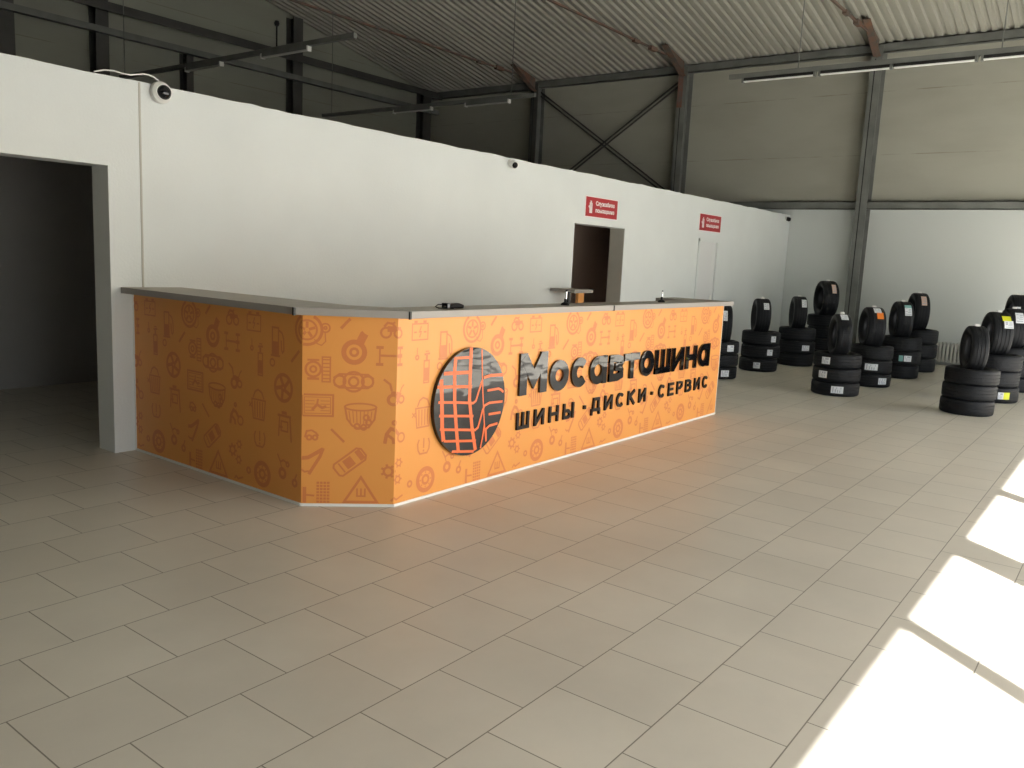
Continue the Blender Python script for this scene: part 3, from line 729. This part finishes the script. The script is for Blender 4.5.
def pen_stand(x,y,h,lab,two):
    root=empty('pen_holder',(x,y,ZT),lab,'pen holder','pen holders on the countertop')
    m=MB(); m.lathe([(0,.0005),(.034,.0005),(.034,.008),(.026,.018),(.014,.024),(0,.025)],24,Matrix.Translation((x,y,ZT))); part(m,'base',M['black'],root,smooth=True)
    m=MB(); m.tube([(x,y,ZT+.02),(x+.004,y,ZT+.05)],.010,12); part(m,'socket',M['black'],root,smooth=True)
    if two:
        m=MB(); m.box(x+.022,x+.052,y-.014,y+.010,ZT+.01,ZT+h*.88); part(m,'clip_plate',M['black'],root,bevel=.004)
    m=MB(); m.tube([(x+.002,y,ZT+.03),(x+.008,y,ZT+h*.5),(x+.012,y,ZT+h*.92)],.0075 if two else .006,10); part(m,'pen',M['chrome'],root,smooth=True)
    m=MB(); m.tube([(x+.012,y,ZT+h*.90),(x+.013,y,ZT+h)],.0085 if two else .007,10); part(m,'pen_cap',M['black'],root,smooth=True)
pen_stand(5.37,3.575,.118,'black and silver pen holder in the middle of the countertop',True)
pen_stand(7.03,3.60,.110,'slim upright pen in a black base near the counter right end',False)

# ------------------------------------------------------------------ tyres
_cache={}
def tyre_meshes(R,w,rib):
    key=(round(R,3),round(w,3),rib)
    if key in _cache: return _cache[key]
    hw=w/2; rb=R*.645
    gd=.007; gw=.0042; gs={0:(-.33,0,.33),1:(-.42,-.15,.15,.42)}[rib]
    tw=hw*.80
    prof=[(R-.022,-hw*.97),(R-.010,-hw*.90),(R-.003,-tw)]
    for g_ in gs:
        z=g_*hw*1.3; prof+=[(R,z-gw),(R-gd,z-gw*.7),(R-gd,z+gw*.7),(R,z+gw)]
    prof+=[(R-.003,tw),(R-.010,hw*.90),(R-.022,hw*.97)]
    a=MB(); a.lathe(prof,56)
    def sw(s):
        p=[(R-.022,hw*.97),(R-.035,hw),(R-.055,hw*1.01),(R*.82,hw*1.0),(R*.74,hw*.93),(R*.69,hw*.80),(rb,hw*.66),(rb-.004,hw*.50),(rb+.008,hw*.48),(R*.74,hw*.74),(R*.86,hw*.80),(R-.02,hw*.6),(R-.014,0)]
        m=MB(); m.lathe([(r,z*s) for r,z in p],56); return m
    objs=[]
    for mb_,mt,nm in ((a,M['tread'],'tread'),(sw(1),M['side'],'sidewall'),(sw(-1),M['side'],'sidewall')):
        o=mb_.build(nm,mt,None,smooth=True); objs.append((nm,o.data)); bpy.data.objects.remove(o)
    _cache[key]=objs; return objs
def label_mesh(R,a0,aw,z0,z1,mt,printed=True):
    m=MB(); n=8; r=R+.0022
    vs=[]
    for i in range(n+1):
        a=a0-aw/2+aw*i/n
        vs += [(r*math.cos(a),r*math.sin(a),z0),(r*math.cos(a),r*math.sin(a),z1)]
    m.add(vs,[(2*i,2*i+2,2*i+3,2*i+1) for i in range(n)])
    if printed:
        r2=r+.0008; zs=z1-z0
        for (f0,f1,g0,g1) in ((.10,.9,.12,.2),(.1,.6,.32,.40),(.1,.5,.50,.58),(.1,.45,.68,.76),(.62,.88,.42,.82)):
            aa=a0-aw/2+aw*g0; ab=a0-aw/2+aw*g1
            m.add([(r2*math.cos(aa),r2*math.sin(aa),z0+zs*f0),(r2*math.cos(ab),r2*math.sin(ab),z0+zs*f0),(r2*math.cos(ab),r2*math.sin(ab),z0+zs*f1),(r2*math.cos(aa),r2*math.sin(aa),z0+zs*f1)],[(0,1,2,3)],1)
    return m,[mt,M['ink']]
def tyre(x,y,z,R,w,lab,group,stand=None,rib=0,labels=(),tilt=0):
    """lying: z = underside; standing: z = underside and stand = heading of the tread"""
    root=empty('tyre',(x,y,z),lab,'tyre',group,rz=stand if stand is not None else 0)
    if stand is None: loc=(0,0,w/2); rot=(0,0,0)
    else: loc=(0,0,R); rot=(PI/2,0,0)
    for nm,me in tyre_meshes(R,w,rib):
        o=bpy.data.objects.new(nm,me); COL.objects.link(o); o.parent=root; o.location=loc; o.rotation_euler=rot
    for a0,aw,z0,z1,mt,pr in labels:
        m,ms=label_mesh(R,a0,aw,z0,z1,mt,pr); o=m.build('paper_label' if mt in (M['paper'],M['pink'],M['teal']) else 'coloured_label',ms,root,normals=False)
        o.location=loc; o.rotation_euler=rot
        if mt is M['yellow']: o['label']='yellow label'
        if mt is M['lab_orange']: o['label']='orange label'
    return root
W_=M['paper']
# name, x, y, n lying, R, w, ztop(standing top), phi, labels per lying level {level: [(side offset -1..1, width m, z fraction, mat)]}, standing labels
ST=[
 dict(d='half hidden behind the counter end',x=11.28,y=4.82,n=3,R=.295,w=.178,rs=.277,ws=.20,phi=6,so=-.05,lie={2:[(-.6,.11,W_)],0:[(-.45,.12,W_)]},st=[(.55,.16,-.15,.2,W_)]),
 dict(d='second from the counter in the rear row',x=12.71,y=4.73,n=3,R=.292,w=.205,rs=.275,ws=.22,phi=11,so=.03,lie={2:[(-.65,.09,W_)],1:[(-.5,.09,W_)],0:[(.05,.1,W_)]},st=[(.66,.12,-.40,.05,W_)]),
 dict(d='third from the counter in the rear row',x=14.06,y=4.61,n=3,R=.30,w=.21,rs=.285,ws=.215,phi=10,so=.02,lie={1:[(-.5,.13,W_)]},st=[(.7,.16,-.5,-.05,W_)]),
 dict(d='tallest of the rear row by the wall column',x=15.30,y=4.50,n=4,R=.335,w=.205,rs=.325,ws=.27,phi=18,so=.06,lie={},st=[(.65,.19,-.35,-.02,M['pink'])]),
 dict(d='nearest of the middle row',x=11.18,y=3.11,n=3,R=.298,w=.180,rs=.28,ws=.185,phi=14,so=0,lie={2:[(.45,.11,W_)],1:[(.55,.12,W_)],0:[(-.1,.15,W_)]},st=[(1.1,.13,-.3,.3,W_)]),
 dict(d='second of the middle row with an orange sticker',x=12.53,y=3.01,n=3,R=.285,w=.192,rs=.287,ws=.24,phi=16,so=.045,lie={1:[(-.05,.17,W_),(.62,.06,M['lab_orange'])],0:[(-.62,.13,W_)]},st=[(1.05,.12,-.3,.2,W_),(.68,.11,-.4,.05,M['lab_orange'])]),
 dict(d='third of the middle row with a teal label',x=14.02,y=2.95,n=3,R=.29,w=.213,rs=.29,ws=.235,phi=15,so=.05,lie={1:[(-.35,.11,W_),(-.02,.06,M['teal'])]},st=[(.55,.15,-.4,.12,W_),(.86,.06,-.4,.12,M['teal'])]),
 dict(d='farthest of the middle row by the radiator',x=15.33,y=2.99,n=3,R=.31,w=.232,rs=.325,ws=.23,phi=15,so=.045,lie={},st=[(.7,.19,-.3,.15,M['pink'])]),
 dict(d='nearest at the right with bare black treads',x=11.04,y=1.52,n=3,R=.290,w=.180,rs=.272,ws=.185,phi=16,so=.01,lie={},st=[]),
 dict(d='second at the right with yellow stickers',x=12.54,y=1.465,n=3,R=.305,w=.206,rs=.295,ws=.24,phi=18,so=.04,lie={0:[(-.33,.07,W_),(-.52,.10,M['yellow'])]},st=[(.85,.09,-.45,.08,M['yellow']),(.53,.11,-.55,.0,W_)]),
 dict(d='third at the right partly cut by the picture edge',x=13.98,y=1.46,n=3,R=.31,w=.210,rs=.30,ws=.235,phi=16,so=.03,lie={},st=[(.65,.18,-.35,.2,W_)]),
 dict(d='tallest at the right picture edge',x=15.30,y=1.60,n=4,R=.33,w=.195,rs=.32,ws=.22,phi=13,so=.0,lie={},st=[(.35,.06,.1,.4,W_)]),
]
LV={3:['lowest','middle','upper'],4:['lowest','second','third','fourth']}
for k,s in enumerate(ST):
    az=math.atan2(s['y'],s['x']); cam=az+PI
    z=0.0; rnd=random.Random(k)
    for i in range(s['n']):
        labs=[]
        for so,wd,mt in s['lie'].get(i,[]):
            # viewer's left is +y side; side offset positive = left
            a=cam-math.asin(max(-.95,min(.95,so)))
            labs.append((a,wd/s['R'],-.045,.045,mt,mt is W_))
        dx=rnd.uniform(-.012,.012); dy=rnd.uniform(-.012,.012)
        tyre(s['x']+dx,s['y']+dy,z,s['R'],s['w'],'%s lying tyre of the stack %s'%(LV[s['n']][i],s['d']),'stacked lying tyres',None,1 if k%2 else 0,labs)
        z+=s['w']*1.012
    rh=s['R']*.645; Rs=s['rs']; 
    half=math.sqrt(max(rh*rh-(s['ws']/2*.9)**2,.01))
    cz=z+math.sqrt(Rs*Rs-half*half)+.004
    n_az=cam+math.radians(s['phi'])
    labs=[]
    for a,aw,z0,z1,mt in s['st']: labs.append((a,aw/Rs,z0*s['ws']*.8-.0,z1*s['ws']*.8,mt,mt is W_ or mt is M['pink']))
    ox,oy=-math.sin(az)*s['so'],math.cos(az)*s['so']
    rt=tyre(s['x']+ox,s['y']+oy,cz-Rs,Rs,s['ws'],'tyre standing upright on the stack %s'%s['d'],'upright display tyres',n_az,0 if k in (8,4,6) else 1,labs)
    m=MB(); m.prism([(-.03,Rs-.002),(.03,Rs-.002),(.012,Rs+.024),(-.012,Rs+.024)],'z',-.025,.025); pt=m.build('price_tag',M['white'],rt); pt.location=(0,0,Rs); pt.rotation_euler=(PI/2,0,0)

# ------------------------------------------------------------------ light
world=bpy.data.worlds.new('world'); sc.world=world; world.use_nodes=True
nt=world.node_tree; N=nt.nodes; L=nt.links; bg=N['Background']
sky=N.new('ShaderNodeTexSky'); sky.sky_type='NISHITA'; sky.sun_disc=False; sky.sun_elevation=math.radians(33); sky.sun_rotation=math.radians(141); sky.air_density=1.0; sky.dust_density=2.5
mixw=N.new('ShaderNodeMix'); mixw.data_type='RGBA'; mixw.inputs['Factor'].default_value=.6; mixw.inputs['B'].default_value=(5,5.1,5.2,1)
L.new(sky.outputs['Color'],mixw.inputs['A']); L.new(mixw.outputs['Result'],bg.inputs['Color'])
bg.inputs['Strength'].default_value=1.0

sd=bpy.data.lights.new('sun','SUN'); sd.energy=50; sd.angle=math.radians(.6); sd.color=(1,.99,.98)
so=bpy.data.objects.new('sun',sd); COL.objects.link(so)
dirv=Vector((.80,1,-.818)).normalized(); so.rotation_euler=dirv.to_track_quat('-Z','Y').to_euler(); so.location=(0,-20,20)
for i,(a,b) in enumerate(((-.3,2.65),(2.95,7.6),(8.0,11.2),(11.6,14.6))):
    ld=bpy.data.lights.new('portal','AREA'); ld.shape='RECTANGLE'; ld.size=b-a; ld.size_y=WZ; ld.cycles.is_portal=True
    lo=bpy.data.objects.new('portal',ld); COL.objects.link(lo); lo.location=((a+b)/2,YS-.05,WZ/2); lo.rotation_euler=(PI/2,0,0)
    lo.rotation_euler=Vector((0,1,0)).to_track_quat('-Z','Z').to_euler()

# ------------------------------------------------------------------ camera
F=824.977; yaw,pitch,roll,hc=0.6467,-0.1512,0.0481,1.5643
YAWP=(824.977381,0.646676,-0.151220,0.048093,1.564312)
F,yaw,pitch,roll,hc=YAWP
f=Vector((math.cos(yaw)*math.cos(pitch),math.sin(yaw)*math.cos(pitch),math.sin(pitch)))
r0=Vector((math.sin(yaw),-math.cos(yaw),0)); u0=r0.cross(f)
r=math.cos(roll)*r0+math.sin(roll)*u0; u=-math.sin(roll)*r0+math.cos(roll)*u0
cd=bpy.data.cameras.new('camera'); cd.sensor_width=36; cd.lens=F/1024*36; cd.clip_start=.05; cd.clip_end=300
co=bpy.data.objects.new('camera',cd); COL.objects.link(co)
mt=Matrix((r,u,-f)).transposed().to_4x4(); mt.translation=Vector((0,0,hc)); co.matrix_world=mt
sc.camera=co
sc.view_settings.view_transform='Standard'; sc.view_settings.look='None'; sc.view_settings.exposure=.0; sc.view_settings.gamma=1.0
sc.cycles.max_bounces=8; sc.cycles.diffuse_bounces=5; sc.cycles.glossy_bounces=4; sc.cycles.sample_clamp_indirect=8; sc.cycles.caustics_reflective=False; sc.cycles.caustics_refractive=False
try: sc.cycles.use_denoising=True
except Exception: pass
